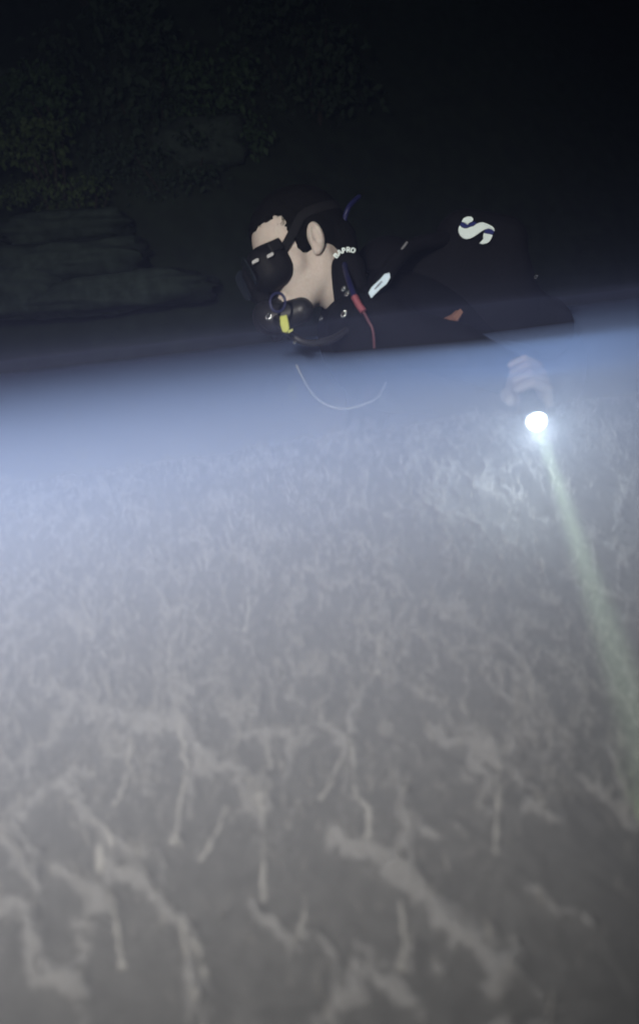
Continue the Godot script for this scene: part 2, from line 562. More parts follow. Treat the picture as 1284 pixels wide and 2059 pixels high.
func build_bank() -> void:
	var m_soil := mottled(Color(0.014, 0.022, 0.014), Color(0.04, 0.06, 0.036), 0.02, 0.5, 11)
	var v := PackedVector3Array()
	var ix := PackedInt32Array()
	var w := 60
	for j in 40:
		for i in w:
			var x := -9.0 + 18.0 * i / (w - 1)
			var t := j / 39.0
			var shore := 4.3 + 0.55 * maxf(0.0, x + 0.6) + 0.12 * sin(x * 2.1)
			var r := shore + t * 3.4
			var y := -0.6 + 4.6 * pow(t, 0.8) + t * 0.9 + 0.35 * lumps.get_noise_2d(x * 22.0, t * 60.0) * t
			v.append(Vector3(x, y, -r))
	for j in 39:
		for i in w - 1:
			var k := j * w + i
			ix.append_array(PackedInt32Array([k, k + w, k + 1, k + 1, k + w, k + w + 1]))
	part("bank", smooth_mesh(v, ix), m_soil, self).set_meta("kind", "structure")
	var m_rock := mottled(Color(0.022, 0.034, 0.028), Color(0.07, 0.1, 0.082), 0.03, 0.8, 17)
	var looks := ["broad flat grey rock ledge low on the bank", "smaller flat grey rock above the broad ledge", "long low grey rock slab at the water's edge", "rounded grey rock beside the long low slab", "pale blocky rock high among the leaves", "blocky grey rock under the drooping bush"]
	var spots := [[135, 530, 4.2, Vector3(0.42, 0.1, 0.3)], [140, 462, 4.35, Vector3(0.33, 0.08, 0.25)], [230, 590, 4.15, Vector3(0.5, 0.09, 0.25)], [40, 585, 4.1, Vector3(0.22, 0.13, 0.2)], [60, 190, 4.7, Vector3(0.2, 0.12, 0.2)], [400, 300, 4.9, Vector3(0.3, 0.16, 0.25)]]
	for i in spots.size():
		var s: Array = spots[i]
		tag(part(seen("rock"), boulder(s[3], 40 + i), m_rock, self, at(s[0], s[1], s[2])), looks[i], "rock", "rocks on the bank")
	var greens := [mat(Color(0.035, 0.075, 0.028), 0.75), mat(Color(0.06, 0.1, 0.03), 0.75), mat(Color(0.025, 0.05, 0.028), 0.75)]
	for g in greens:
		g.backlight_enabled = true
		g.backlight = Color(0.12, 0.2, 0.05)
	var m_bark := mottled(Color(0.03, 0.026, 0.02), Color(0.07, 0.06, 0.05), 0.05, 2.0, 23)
	var bush := [
		[70, 190, 4.3, Vector3(0.26, 0.18, 0.2), 0.07, 420, 0, "pale-leaved bush on the bank over the blocky rock"],
		[60, 285, 4.2, Vector3(0.24, 0.13, 0.2), 0.06, 380, 1, "low yellowish green bush on the bank"],
		[250, 150, 4.7, Vector3(0.5, 0.45, 0.35), 0.09, 620, 2, "large dark green bush high on the bank"],
		[430, 220, 4.9, Vector3(0.34, 0.36, 0.3), 0.08, 480, 0, "tall bush with drooping leaves above a blocky rock"],
		[330, 330, 4.6, Vector3(0.45, 0.2, 0.3), 0.06, 460, 2, "spreading dark bush in the middle of the bank"],
		[600, 120, 5.3, Vector3(0.5, 0.5, 0.4), 0.1, 480, 2, "dark bush on the bank above the diver's head"],
		[130, 390, 4.3, Vector3(0.4, 0.08, 0.25), 0.05, 320, 1, "low creeping plant over the flat rock ledges"]]
	for b in bush:
		var c := at(b[0], b[1], b[2])
		var foot := Vector3(c.x, c.y - b[3].y - 0.25, c.z - 0.15)
		var t := thing("bush", foot, b[7], "bush", "bushes on the bank")
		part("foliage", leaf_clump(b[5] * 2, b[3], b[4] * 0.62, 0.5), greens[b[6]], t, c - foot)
		for k in 4:
			var tip: Vector3 = c - foot + Vector3(rng.randf_range(-0.6, 0.6), rng.randf_range(-0.2, 0.6), rng.randf_range(-0.5, 0.5)) * b[3]
			part("stem", tube(spline([Vector3(rng.randf_range(-0.03, 0.03), -0.1, 0), tip * 0.5 + Vector3(0.04, 0.02, 0.03), tip], 4), func(u): return 0.012 * (1.15 - u), 6), m_bark, t)
	# two trees at the top of the bank, their crowns reaching out of the picture
	for k in [[235, 5.4, 0.07, "slim dark tree leaning over the bank beside the large bush"], [520, 5.9, 0.09, "thicker dark tree on the bank behind the drooping bush"]]:
		var foot := at(k[0], 330, k[1])
		var t := thing("tree", foot, k[3], "tree", "trees on the bank")
		var trunk := [Vector3(0, -0.6, 0), Vector3(0.04, 0.4, 0.02), Vector3(-0.03, 1.3, 0.1), Vector3(0.08, 2.4, 0.2)]
		part("trunk", tube(spline(trunk, 6), func(u): return k[2] * (1.0 - 0.6 * u), 10), m_bark, t)
		for q in 5:
			var a := Vector3(0.02, 0.9 + 0.3 * q, 0.1)
			var b := a + Vector3(rng.randf_range(-0.8, 0.8), rng.randf_range(0.1, 0.5), rng.randf_range(-0.2, 0.6))
			part("limb", tube(spline([a, a.lerp(b, 0.5) + Vector3(0, 0.06, 0), b], 5), func(u): return 0.025 * (1.15 - u), 6), m_bark, t)
		part("crown", leaf_clump(1800, Vector3(0.95, 0.75, 0.7), 0.07, 0.4), greens[2], t, Vector3(0, 1.75, 0.2))

# ---------------------------------------------------------------- the diver
var head: Transform3D
func head_field(p: Vector3) -> float:
	# x forward, y up, z away from the camera's side; origin between the ear canals
	var q := Vector3(p.x, p.y, absf(p.z))
	var d := ellipsoid(q, Vector3(0.0, 0.047, 0), Vector3(0.098, 0.083, 0.075))
	d = smin(d, ellipsoid(q, Vector3(0.047, -0.015, 0), Vector3(0.056, 0.085, 0.058)), 0.03)
	d = smin(d, capsule(q, Vector3(0.082, -0.098, 0.0), Vector3(0.005, -0.058, 0.05), 0.019, 0.016), 0.035)
	d = smin(d, capsule(q, Vector3(0.07, -0.105, 0), Vector3(0.088, -0.098, 0.012), 0.016, 0.014), 0.02)
	d = smin(d, capsule(q, Vector3(0.05, -0.02, 0.056), Vector3(0.082, -0.03, 0.03), 0.016, 0.018), 0.02)
	d = smin(d, capsule(q, Vector3(0.092, 0.028, 0.012), Vector3(0.08, 0.026, 0.045), 0.011, 0.01), 0.018)
	d = smin(d, capsule(q, Vector3(0.1, 0.01, 0), Vector3(0.122, -0.032, 0), 0.008, 0.012), 0.014)
	d = smin(d, ellipsoid(q, Vector3(0.11, -0.036, 0.012), Vector3(0.012, 0.009, 0.009)), 0.01)
	d = maxf(d, -ellipsoid(q, Vector3(0.103, 0.003, 0.033), Vector3(0.014, 0.011, 0.016)))
	d = smin(d, ellipsoid(q, Vector3(0.083, 0.003, 0.033), Vector3(0.013, 0.012, 0.013)), 0.004)
	d = smin(d, ellipsoid(q, Vector3(0.101, -0.063, 0), Vector3(0.009, 0.006, 0.024)), 0.008)
	d = smin(d, ellipsoid(q, Vector3(0.1, -0.075, 0), Vector3(0.009, 0.007, 0.02)), 0.008)
	# neck, with the long muscle from behind the ear to the breastbone
	d = smin(d, capsule(q, Vector3(-0.015, -0.03, 0), Vector3(-0.07, -0.2, 0), 0.055, 0.06), 0.03)
	d = smin(d, capsule(q, Vector3(-0.012, -0.03, 0.052), Vector3(-0.012, -0.19, 0.02), 0.013, 0.014), 0.02)
	return d

func ear_field(p: Vector3) -> float:
	var c := Vector3(-0.004, 0.004, -0.079)
	var q := p - c
	q = Basis(Vector3.BACK, EAR) * q
	var e := ellipsoid(q, Vector3.ZERO, Vector3(0.0175, 0.032, 0.011))
	e = smin(e, ellipsoid(q, Vector3(0.004, -0.026, 0.002), Vector3(0.009, 0.011, 0.007)), 0.006)
	e = maxf(e, -ellipsoid(q, Vector3(0.001, 0.004, -0.012), Vector3(0.0115, 0.023, 0.0085)))
	e = smin(e, capsule(q, Vector3(-0.004, 0.016, -0.002), Vector3(-0.005, -0.013, -0.004), 0.0035, 0.004), 0.005)
	e = smin(e, ellipsoid(q, Vector3(0.013, -0.006, -0.006), Vector3(0.004, 0.006, 0.004)), 0.004)
	return smin(e, capsule(q, Vector3(0.002, 0.0, 0.008), Vector3(0.0, 0.0, 0.02), 0.012, 0.018), 0.008)

func hair_field(p: Vector3) -> float:
	var n := fine.get_noise_3dv(p * 260.0)
	var d := ellipsoid(p, Vector3(-0.006, 0.05, 0), Vector3(0.108, 0.096, 0.083)) - 0.0025 * n - 0.002 * lumps.get_noise_3dv(p * 700.0)
	d = smin(d, capsule(Vector3(p.x, p.y, absf(p.z)), Vector3(-0.075, -0.01, 0.02), Vector3(-0.07, -0.05, 0.035), 0.035, 0.022), 0.03)
	d = smin(d, capsule(Vector3(p.x, p.y, absf(p.z)), Vector3(0.03, 0.035, 0.064), Vector3(0.026, 0.0, 0.068), 0.017, 0.012), 0.012)
	# the face is left free: hairline over the brow, temples, in front of and under the ears
	var line := 0.083 + 0.012 * n - 0.25 * maxf(0.0, 0.05 - p.x)
	var face := maxf(0.036 + 0.012 * n - p.x, p.y - line)
	d = maxf(d, -face)
	d = maxf(d, -(0.07 - Vector2(p.x + 0.004, p.y + 0.055).length()) if absf(p.z) > 0.05 and p.y < 0.0 and p.x > -0.03 and p.x < 0.012 else d)
	return d

var joints := {}
func limb_field(p: Vector3, more: float) -> float:
	var j := joints
	var d := capsule(p, j.chest, j.belly, 0.15 + more, 0.135 + more)
	d = smin(d, capsule(p, j.shoulder_near, j.shoulder_far, 0.075 + more, 0.075 + more), 0.09)
	d = smin(d, capsule(p, j.belly, j.hip, 0.13 + more, 0.14 + more), 0.06)
	d = smin(d, capsule(p, j.nape, j.chest, 0.06 + more, 0.11 + more), 0.05)
	for s in ["near", "far"]:
		d = smin(d, capsule(p, j["shoulder_" + s], j["elbow_" + s], 0.054 + more, 0.042 + more), 0.03)
		d = smin(d, capsule(p, j["elbow_" + s], j["wrist_" + s], 0.041 + more, 0.028 + more), 0.015)
		d = smin(d, capsule(p, j["hip_" + s], j["knee_" + s], 0.085 + more, 0.058 + more), 0.05)
		d = smin(d, capsule(p, j["knee_" + s], j["ankle_" + s], 0.056 + more, 0.036 + more), 0.02)
		d = smin(d, capsule(p, j["ankle_" + s], j["toe_" + s], 0.037 + more, 0.028 + more), 0.02)
	return d

# torch frame: y from the tail to the lit face, origin in the middle of the grip
var grip: Transform3D
var grip_far: Transform3D
func hand_field(p: Vector3) -> float:
	var q := p
	# palm behind the torch body, knuckles towards the camera side
	var d := round_box(q, Vector3(0.0, -0.004, -0.031), Vector3(0.026, 0.041, 0.013), 0.012)
	d = smin(d, capsule(q, Vector3(0.004, -0.02, -0.034), Vector3(0.012, -0.085, -0.055), 0.024, 0.026), 0.02)
	var reach := [0.9, 1.0, 0.95, 0.8]
	var thick := [0.0092, 0.0097, 0.0092, 0.0082]
	for k in 4:
		var y := 0.033 - 0.0205 * k
		var a0 := -2.2
		var prev := Vector3(-0.024, y, -0.026)
		var chain := [0.8, 1.5, 2.0]
		for s in 3:
			var ang: float = a0 - chain[s] * reach[k]
			var rad := 0.027
			var next := Vector3(sin(ang) * rad * 1.05, y + 0.004 * s, cos(ang) * rad)
			next = Vector3(-0.031, y, -0.002) if s == 0 else (Vector3(-0.016, y + 0.003, 0.026) if s == 1 else Vector3(0.008 * reach[k], y + 0.004, 0.027))
			d = minf(d, capsule(q, prev, next, thick[k] * (1.0 - 0.06 * s), thick[k] * (0.94 - 0.08 * s))) if s > 0 else smin(d, capsule(q, prev, next, thick[k], thick[k] * 0.95), 0.006)
			prev = next
	# thumb along the other side, pointing to the lamp head
	d = smin(d, capsule(q, Vector3(0.018, -0.028, -0.03), Vector3(0.031, 0.0, -0.008), 0.015, 0.0115), 0.012)
	d = smin(d, capsule(q, Vector3(0.031, 0.0, -0.008), Vector3(0.026, 0.034, 0.008), 0.0115, 0.0095), 0.004)
	return d

func build_diver() -> void:
	# head: turned left in the picture, bowed, a little towards the camera
	var pitch := deg_to_rad(29.0)
	var yaw := deg_to_rad(14.0)
	var fx := Vector3(-cos(pitch) * cos(yaw), -sin(pitch) * cos(yaw), sin(yaw))
	var fy := Vector3(-sin(pitch), cos(pitch), 0.05)
	fy = (fy - fx * fy.dot(fx)).normalized()
	var hb := cam_basis * Basis(fx, fy, fx.cross(fy))
	head = Transform3D(hb, at(616, 511, 1.72))
	joints = {
		"nape": head * Vector3(-0.07, -0.19, 0), "chest": at(800, 690, 1.83), "belly": at(960, 720, 1.98), "hip": at(1060, 740, 2.1),
		"shoulder_near": at(740, 662, 1.66), "elbow_near": at(915, 705, 1.52), "wrist_near": Vector3.ZERO,
		"shoulder_far": at(720, 650, 1.96), "elbow_far": at(740, 830, 2.1), "wrist_far": at(690, 950, 2.05),
	}
	joints.hip_near = joints.hip + Vector3(-0.02, 0, 0.09)
	joints.hip_far = joints.hip + Vector3(0.02, 0, -0.09)
	joints.knee_near = joints.hip_near + Vector3(-0.14, -0.40, 0.06)
	joints.knee_far = joints.hip_far + Vector3(-0.12, -0.41, 0.0)
	for s in ["near", "far"]:
		joints["ankle_" + s] = joints["knee_" + s] + Vector3(0.36, -0.06, -0.06)
		joints["toe_" + s] = joints["ankle_" + s] + Vector3(0.15, -0.02, -0.02)
	# torch axis from the hand to where its beam meets the bed
	var lit := at(1078, 848, 1.24)
	var aim := on_bed(1400, 1800)
	var axis := (aim - lit).normalized()
	var gx := axis.cross(cam_basis.z).normalized()
	var gz := gx.cross(axis).normalized()
	var gb := Basis(gx, axis, gz) * Basis(Vector3.UP, 0.5)
	grip = Transform3D(gb, lit - axis * 0.095)
	joints.wrist_near = grip * Vector3(0.012, -0.085, -0.055)
	var fb := Basis(cam_basis.x, 0.6) * cam_basis * Basis(Vector3.UP, 2.4)
	grip_far = Transform3D(fb, joints.wrist_far + fb * Vector3(-0.012, 0.085, 0.055))

	var person := thing("person", Vector3.ZERO, "diver in a black wetsuit with bowed bare head at the water surface", "person")
	var skin := mat(Color(0.48, 0.43, 0.385), 0.7, 0.0, 0.35)
	skin.albedo_texture = noise_tex(0.03, 61, Color(0.86, 0.8, 0.78), Color(1, 1, 1))
	skin.uv1_triplanar = true
	skin.uv1_scale = Vector3.ONE * 9.0
	skin.heightmap_enabled = true
	skin.heightmap_texture = noise_tex(0.09, 65, Color.BLACK, Color.WHITE)
	skin.heightmap_scale = 0.12
	skin.subsurf_scatter_enabled = true
	skin.subsurf_scatter_strength = 0.12
	var r := nets(PackedVector3Array(), PackedInt32Array(), Vector3(-0.15, -0.22, -0.1), Vector3(0.15, 0.15, 0.1), 0.004, head_field, head)
	r = nets(r[0], r[1], Vector3(-0.035, -0.045, -0.1), Vector3(0.03, 0.05, -0.05), 0.0018, ear_field, head)
	r = nets(r[0], r[1], Vector3(-0.035, -0.045, -0.1), Vector3(0.03, 0.05, -0.05), 0.003, ear_field, head * Transform3D(Basis(Vector3(1, 0, 0), Vector3(0, 1, 0), Vector3(0, 0, -1)), Vector3.ZERO))
	r = nets(r[0], r[1], Vector3(-0.06, -0.13, -0.09), Vector3(0.06, 0.06, 0.05), 0.003, hand_field, grip)
	r = nets(r[0], r[1], Vector3(-0.06, -0.13, -0.09), Vector3(0.06, 0.06, 0.05), 0.004, hand_field, grip_far)
	var lo := Vector3(INF, INF, INF)
	var hi := -lo
	for k in joints:
		lo = lo.min(joints[k])
		hi = hi.max(joints[k])
	lo -= Vector3.ONE * 0.24
	hi += Vector3.ONE * 0.24
	r = nets(r[0], r[1], lo, hi, 0.02, func(p): return limb_field(p, 0.0))
	part("body", smooth_mesh(r[0], r[1]), skin, person)
	var m_hair := mat(Color(0.004, 0.004, 0.004), 0.9, 0.0, 0.1)
	part("hair", field_mesh(Vector3(-0.14, -0.1, -0.11), Vector3(0.14, 0.17, 0.11), 0.0045, hair_field, head), m_hair, person)
	part("loose_hair", hair_strands(), m_hair, person).set_meta("kind", "stuff")
	var m_suit := mottled(Color(0.003, 0.003, 0.004), Color(0.007, 0.007, 0.008), 0.05, 3.0, 71, 0.9, 0.15)
	var suit := field_mesh(lo, hi, 0.014, func(p): return limb_field(p, 0.009))
	var wetsuit := part("wetsuit", suit, m_suit, person)
	# collar of the suit, standing round the neck
	var ring := []
	for i in 25:
		var a := TAU * i / 24.0
		ring.append(head * Vector3(-0.062 + 0.062 * cos(a), -0.19 - 0.012 * cos(a), 0.06 * sin(a)))
	part("collar", tube(ring, func(_u): return 0.02, 8), m_suit, wetsuit)

	build_mask()
	build_regulator()
	build_vest()
	build_torch(lit, axis)

func in_head(m: Mesh, called: String, material: Material, parent: Node3D, shift := Vector3.ZERO) -> MeshInstance3D:
	var o := part(called, m, material, parent)
	o.transform = head * Transform3D(Basis(), shift)
	return o

func mask_field(p: Vector3) -> float:
	var q := Vector3(p.x, p.y, absf(p.z))
	var bend := q.x + 1.3 * q.z * q.z
	var w := Vector3(bend, q.y, q.z)
	var d := round_box(w, Vector3(0.105, -0.004, 0), Vector3(0.044, 0.046, 0.083), 0.036)
	d = smin(d, ellipsoid(q, Vector3(0.128, -0.037, 0), Vector3(0.024, 0.03, 0.022)), 0.012)
	# two lens openings
	d = maxf(d, -round_box(Vector3(bend, q.y, q.z), Vector3(0.155, 0.004, 0.037), Vector3(0.012, 0.03, 0.029), 0.01))
	return d

# single hairs along the hairline, combed forward
func hair_strands() -> ArrayMesh:
	var st := SurfaceTool.new()
	st.begin(Mesh.PRIMITIVE_TRIANGLES)
	for i in 700:
		var z := rng.randf_range(-0.074, 0.074)
		var p := Vector3(0.098 * sqrt(1.0 - pow(z / 0.08, 2.0)) * rng.randf_range(0.45, 0.98), rng.randf_range(0.088, 0.11), z)
		if absf(z) > 0.045 and rng.randf() < 0.6:
			continue
		if absf(z) > 0.045:
			p = Vector3(rng.randf_range(0.02, 0.036), rng.randf_range(0.02, 0.095), z)
		var q := p + Vector3(rng.randf_range(0.0, 0.01), rng.randf_range(-0.01, 0.004), rng.randf_range(-0.005, 0.005))
		var pts := []
		for w in [p, p.lerp(q, 0.5), q]:
			var c: Vector3 = w - Vector3(0, 0.047, 0)
			var k := (c / Vector3(0.098, 0.083, 0.075)).length()
			pts.append(head * (Vector3(0, 0.047, 0) + c / k * (1.035 if w != q else 1.012)))
		var side: Vector3 = (pts[2] - pts[0]).cross(head.basis.x + head.basis.z * signf(z)).normalized() * 0.0006
		for w in [pts[0] - side, pts[1] - side, pts[0] + side, pts[0] + side, pts[1] - side, pts[1] + side, pts[1] - side, pts[2], pts[1] + side]:
			st.add_vertex(w)
	st.generate_normals()
	return st.commit()

func build_mask() -> void:
	var t := thing("diving_mask", Vector3.ZERO, "black diving mask covering the diver's eyes and nose", "diving mask")
	var black := mat(Color(0.006, 0.006, 0.007), 0.6, 0.0, 0.22)
	in_head(field_mesh(Vector3(0.03, -0.085, -0.1), Vector3(0.17, 0.06, 0.1), 0.0035, mask_field), "frame", black, t)
	var glass := mat(Color(0.02, 0.025, 0.03), 0.05, 0.0, 0.5)
	glass.albedo_color.a = 0.5
	glass.transparency = BaseMaterial3D.TRANSPARENCY_ALPHA
	for s in [-1, 1]:
		var pts := []
		for i in 20:
			var a := TAU * i / 20.0
			pts.append(Vector2(0.03 * signf(cos(a)) * pow(absf(cos(a)), 0.6), 0.03 * signf(sin(a)) * pow(absf(sin(a)), 0.6)))
		var o := in_head(plate(pts, 0.003), "lens", glass, t)
		o.transform = head * Transform3D(Basis(Vector3.UP, PI / 2 + 0.12 * s), Vector3(0.143, 0.004, 0.037 * s))
	var grey := mat(Color(0.28, 0.28, 0.28), 0.4, 0.0, 0.5)
	for k in [[513, 526], [543, 514]]:  # grey plates painting two glints on the mask
		var o := part("rim_glint", plate([Vector2(-0.008, -0.0032), Vector2(0.006, -0.0032), Vector2(0.0085, 0.001), Vector2(0.006, 0.0034), Vector2(-0.006, 0.003)], 0.003), grey, t, at(k[0], k[1], 1.605))
		o.basis = cam_basis * Basis(Vector3.BACK, 0.5)
	var band := []
	for i in 33:
		var a := -2.35 + 4.7 * i / 32.0
		band.append(Vector3(0.0 - 0.112 * cos(a), 0.055 - 0.075 * maxf(0.0, -cos(a)), -0.085 * sin(a)))
	in_head(ribbon(band, 0.009, 0.0022), "strap", mat(Color(0.008, 0.008, 0.009), 0.9, 0.0, 0.2), t)
	for s in [-1, 1]:
		in_head(field_mesh(Vector3(0.05, -0.02, -0.03), Vector3(0.12, 0.05, 0.03), 0.003, func(p): return round_box(p, Vector3(0.085, 0.02, 0), Vector3(0.016, 0.012, 0.006), 0.004)), "buckle", black, t, Vector3(0, 0, 0.083 * s))

func ribbon(pts: Array, half: float, thick: float) -> ArrayMesh:
	var v := PackedVector3Array()
	var ix := PackedInt32Array()
	var n := pts.size()
	for i in n:
		var dir: Vector3 = (pts[mini(i + 1, n - 1)] - pts[maxi(i - 1, 0)]).normalized()
		var out := dir.cross(Vector3.UP).normalized()
		var up := out.cross(dir)
		for c in [[1, 1], [1, -1], [-1, -1], [-1, 1]]:
			v.append(pts[i] + up * half * c[0] + out * thick * c[1])
	for i in n - 1:
		for s in 4:
			var a := i * 4 + s
			var b := i * 4 + (s + 1) % 4
			ix.append_array(PackedInt32Array([a, a + 4, b, b, a + 4, b + 4]))
	return smooth_mesh(v, ix)

func build_regulator() -> void:
	var black := mat(Color(0.014, 0.014, 0.016), 0.45, 0.0, 0.4)
	var t := thing("regulator", Vector3.ZERO, "black breathing regulator with a dark blue ring in the diver's mouth", "regulator")
	in_head(field_mesh(Vector3(0.04, -0.17, -0.1), Vector3(0.2, -0.03, 0.07), 0.0035, func(p): return smin(smin(ellipsoid(p, Vector3(0.145, -0.088, 0), Vector3(0.03, 0.036, 0.04)), capsule(p, Vector3(0.1, -0.07, 0), Vector3(0.14, -0.08, 0), 0.016, 0.02), 0.015), capsule(p, Vector3(0.13, -0.118, -0.045), Vector3(0.13, -0.118, 0.045), 0.014, 0.014), 0.012) if p.z > -0.02 else smin(capsule(p, Vector3(0.135, -0.1, -0.02), Vector3(0.088, -0.112, -0.05), 0.03, 0.026), ellipsoid(p, Vector3(0.145, -0.088, 0), Vector3(0.03, 0.036, 0.04)), 0.015)), "second_stage", black, t)
	var blue := mat(Color(0.01, 0.012, 0.05), 0.5, 0.0, 0.5)
	var ring := []
	for i in 29:
		var a := TAU * i / 28.0
		ring.append(at(558 + 15 * cos(a), 608 + 19 * sin(a), 1.56 + 0.006 * cos(a)))
	part("ring", tube(ring, func(_u): return 0.0028, 8), blue, t)
	var hose := [head * Vector3(0.135, -0.1, -0.03), at(560, 650, 1.56), at(620, 690, 1.55), at(700, 660, 1.6), at(745, 560, 1.74)]
	part("hose", tube(spline(hose, 10), func(_u): return 0.007, 10), black, t)
	var y := thing("yellow_clip", at(573, 652, 1.5), "small yellow plastic clip hanging under the regulator", "clip")
	var m_yellow := mat(Color(0.34, 0.36, 0.06), 0.5)
	var p := part("tab", plate([Vector2(-0.0085, 0.014), Vector2(0.004, 0.016), Vector2(0.0075, 0.002), Vector2(0.009, -0.01), Vector2(0.004, -0.017), Vector2(-0.004, -0.014), Vector2(-0.0075, -0.002)], 0.005), m_yellow, y)
	p.basis = cam_basis * Basis(Vector3.UP, -0.25)
	p = part("hook", plate([Vector2(0.006, -0.013), Vector2(0.014, -0.009), Vector2(0.0145, -0.012), Vector2(0.006, -0.0175)], 0.004), m_yellow, y)
	p.basis = cam_basis

func outline(zx0: float, zy0: float, zoom: float, depth: float, pts: Array) -> Array:
	# points read off an enlargement of the photograph, as metres about (zx0, zy0)
	var out := []
	for p in pts:
		out.append(Vector2(p[0] - zx0, zy0 - p[1]) / zoom / FOCAL * depth)
	return out

func build_vest() -> void:
	var cloth := mottled(Color(0.004, 0.004, 0.005), Color(0.008, 0.008, 0.01), 0.06, 4.0, 83, 0.9, 0.15)
	var t := thing("buoyancy_vest", Vector3.ZERO, "black buoyancy vest with a white wave-shaped emblem on the diver's back", "dive vest")
	var centre := at(965, 492, 1.84)
	var vb := cam_basis * Basis(Vector3.UP, 0.12) * Basis(Vector3.BACK, -0.1)
	var place := Transform3D(vb, centre)
	part("bladder", field_mesh(Vector3(-0.3, -0.3, -0.16), Vector3(0.3, 0.16, 0.16), 0.009, func(p): return smin(smin(round_box(p, Vector3(0, -0.01, 0), Vector3(0.105, 0.078, 0.07), 0.06), round_box(p, Vector3(-0.06, -0.13, -0.04), Vector3(0.2, 0.1, 0.1), 0.07), 0.06), capsule(p, Vector3(-0.2, -0.06, -0.06), Vector3(0.18, -0.16, -0.06), 0.07, 0.08), 0.05) - 0.004 * lumps.get_noise_3dv(p * 200.0), place), cloth, t)
	var d := 1.755
	var emblem := Node3D.new()
	emblem.name = "emblem"
	emblem.transform = Transform3D(cam_basis * Basis(Vector3.UP, 0.08), at(956.6, 463.8, d))
	t.add_child(emblem)
	var white := mat(Color(0.7, 0.8, 0.78), 0.5)
	var navy := mat(Color(0.012, 0.018, 0.12), 0.5)
	for k in [[[425, 300], [450, 262], [500, 240], [550, 240], [577, 272], [562, 298], [525, 315], [508, 340], [470, 318]],
			[[400, 355], [420, 378], [460, 395], [500, 390], [540, 370], [580, 362], [610, 335], [650, 315], [700, 308], [760, 325], [820, 355], [848, 382], [856, 415], [825, 392], [780, 382], [730, 397], [690, 418], [640, 455], [590, 490], [540, 518], [490, 528], [440, 515], [405, 480], [385, 435], [385, 390]],
			[[715, 445], [760, 455], [800, 460], [828, 470], [815, 510], [790, 550], [750, 578], [700, 588], [660, 577], [680, 550], [712, 520], [708, 480]]]:
		part("emblem_shape", plate(outline(620, 410, 6.42, d, k), 0.004), white, emblem)
	for k in [[[420, 312], [465, 325], [506, 348], [540, 322], [585, 300], [620, 318], [575, 352], [535, 360], [495, 380], [460, 385], [424, 368], [404, 348]],
			[[735, 402], [780, 390], [825, 400], [850, 425], [830, 460], [790, 450], [722, 438]]]:
		part("emblem_band", plate(outline(620, 410, 6.42, d, k), 0.003), navy, emblem)
	# reflective tab on the shoulder strap
	var tab := part("reflective_tab", plate(outline(342, 600, 2.79, 1.62, [[281, 640], [300, 608], [345, 566], [368, 538], [396, 531], [399, 556], [381, 590], [345, 618], [297, 668]]), 0.004), mat(Color(0.5, 0.62, 0.7), 0.4), t, at(762.5, 575, 1.575))
	tab.basis = cam_basis
	var slot := part("tab_slot", plate(outline(342, 600, 2.79, 1.62, [[312, 620], [330, 598], [352, 576], [357, 581], [338, 604], [318, 622]]), 0.0015), mat(Color(0.1, 0.13, 0.17), 0.5), tab, Vector3(0, 0, 0.004))
	slot.set_meta("label", "dark slot in the reflective tab")
	# shoulder strap from the back over the shoulder to the chest
	var strap := [at(905, 480, 1.8), at(820, 500, 1.7), at(765, 570, 1.625), at(730, 640, 1.6), at(725, 710, 1.62)]
	part("shoulder_strap", tube(spline(strap, 8), func(_u): return 0.018, 10), cloth, t)
	var edge := [at(793, 520, 1.66), at(806, 503, 1.665), at(818, 487, 1.67)]
	part("piping", tube(spline(edge, 5), func(_u): return 0.0028, 6), mat(Color(0.16, 0.16, 0.17), 0.5), t)
	var steel := mat(Color(0.6, 0.6, 0.6), 0.2, 1.0)
	for k in [[690, 580, 0.004], [697, 590, 0.005], [691, 631, 0.007], [645, 640, 0.003], [540, 636, 0.006], [1076, 556, 0.005], [592, 688, 0.0025]]:
		var ring := []
		for i in 15:
			var a := TAU * i / 14.0
			ring.append(Vector3(cos(a) * k[2] * 0.5, sin(a) * k[2], sin(a * 2.0) * 0.001))
		var o := part("steel_ring", tube(ring, func(_u): return 0.0013, 7), steel, t, at(k[0], k[1], 1.53 if k[0] < 1000 else 1.74))
		o.basis = cam_basis * Basis(Vector3.BACK, -0.5)

	# blue hose with a red sleeve, from the back of the neck down the chest
	var m_blue := mat(Color(0.006, 0.007, 0.045), 0.6, 0.0, 0.4)
	var h := thing("inflator_hose", Vector3.ZERO, "dark blue hose with a red sleeve running down from the neck", "hose")
	part("tube", tube(spline([at(722, 395, 1.72), at(700, 418, 1.69), at(690, 455, 1.70), at(690, 500, 1.69), at(694, 540, 1.62), at(701, 565, 1.56), at(713, 598, 1.53)], 9), func(_u): return 0.0055, 10), m_blue, h)
	var sleeve := part("sleeve", tube(spline([at(712, 596, 1.53), at(720, 611, 1.525), at(730, 626, 1.52)], 6), func(_u): return 0.0068, 10), mat(Color(0.2, 0.05, 0.065), 0.6), h)
	sleeve.set_meta("label", "red rubber sleeve")
	part("tail", tube(spline([at(730, 626, 1.52), at(740, 645, 1.515), at(749, 664, 1.515), at(752, 700, 1.53)], 6), func(_u): return 0.0025, 8), mat(Color(0.09, 0.03, 0.04), 0.5), h)

	# lettered collar pad beside the neck
	var pa := at(699, 541, 1.668)
	var pb := at(716, 660, 1.66)
	var pad := part("collar_pad", field_mesh(pa.min(pb) - Vector3.ONE * 0.06, pa.max(pb) + Vector3.ONE * 0.06, 0.005, func(p): return capsule(p, pa, pb, 0.036, 0.04)), cloth, t)
	pad.set_meta("label", "black collar pad with white lettering")
	var font := SystemFont.new()
	font.font_names = PackedStringArray(["Droid Sans"])
	font.font_weight = 700
	var text := "SCUBAPRO"
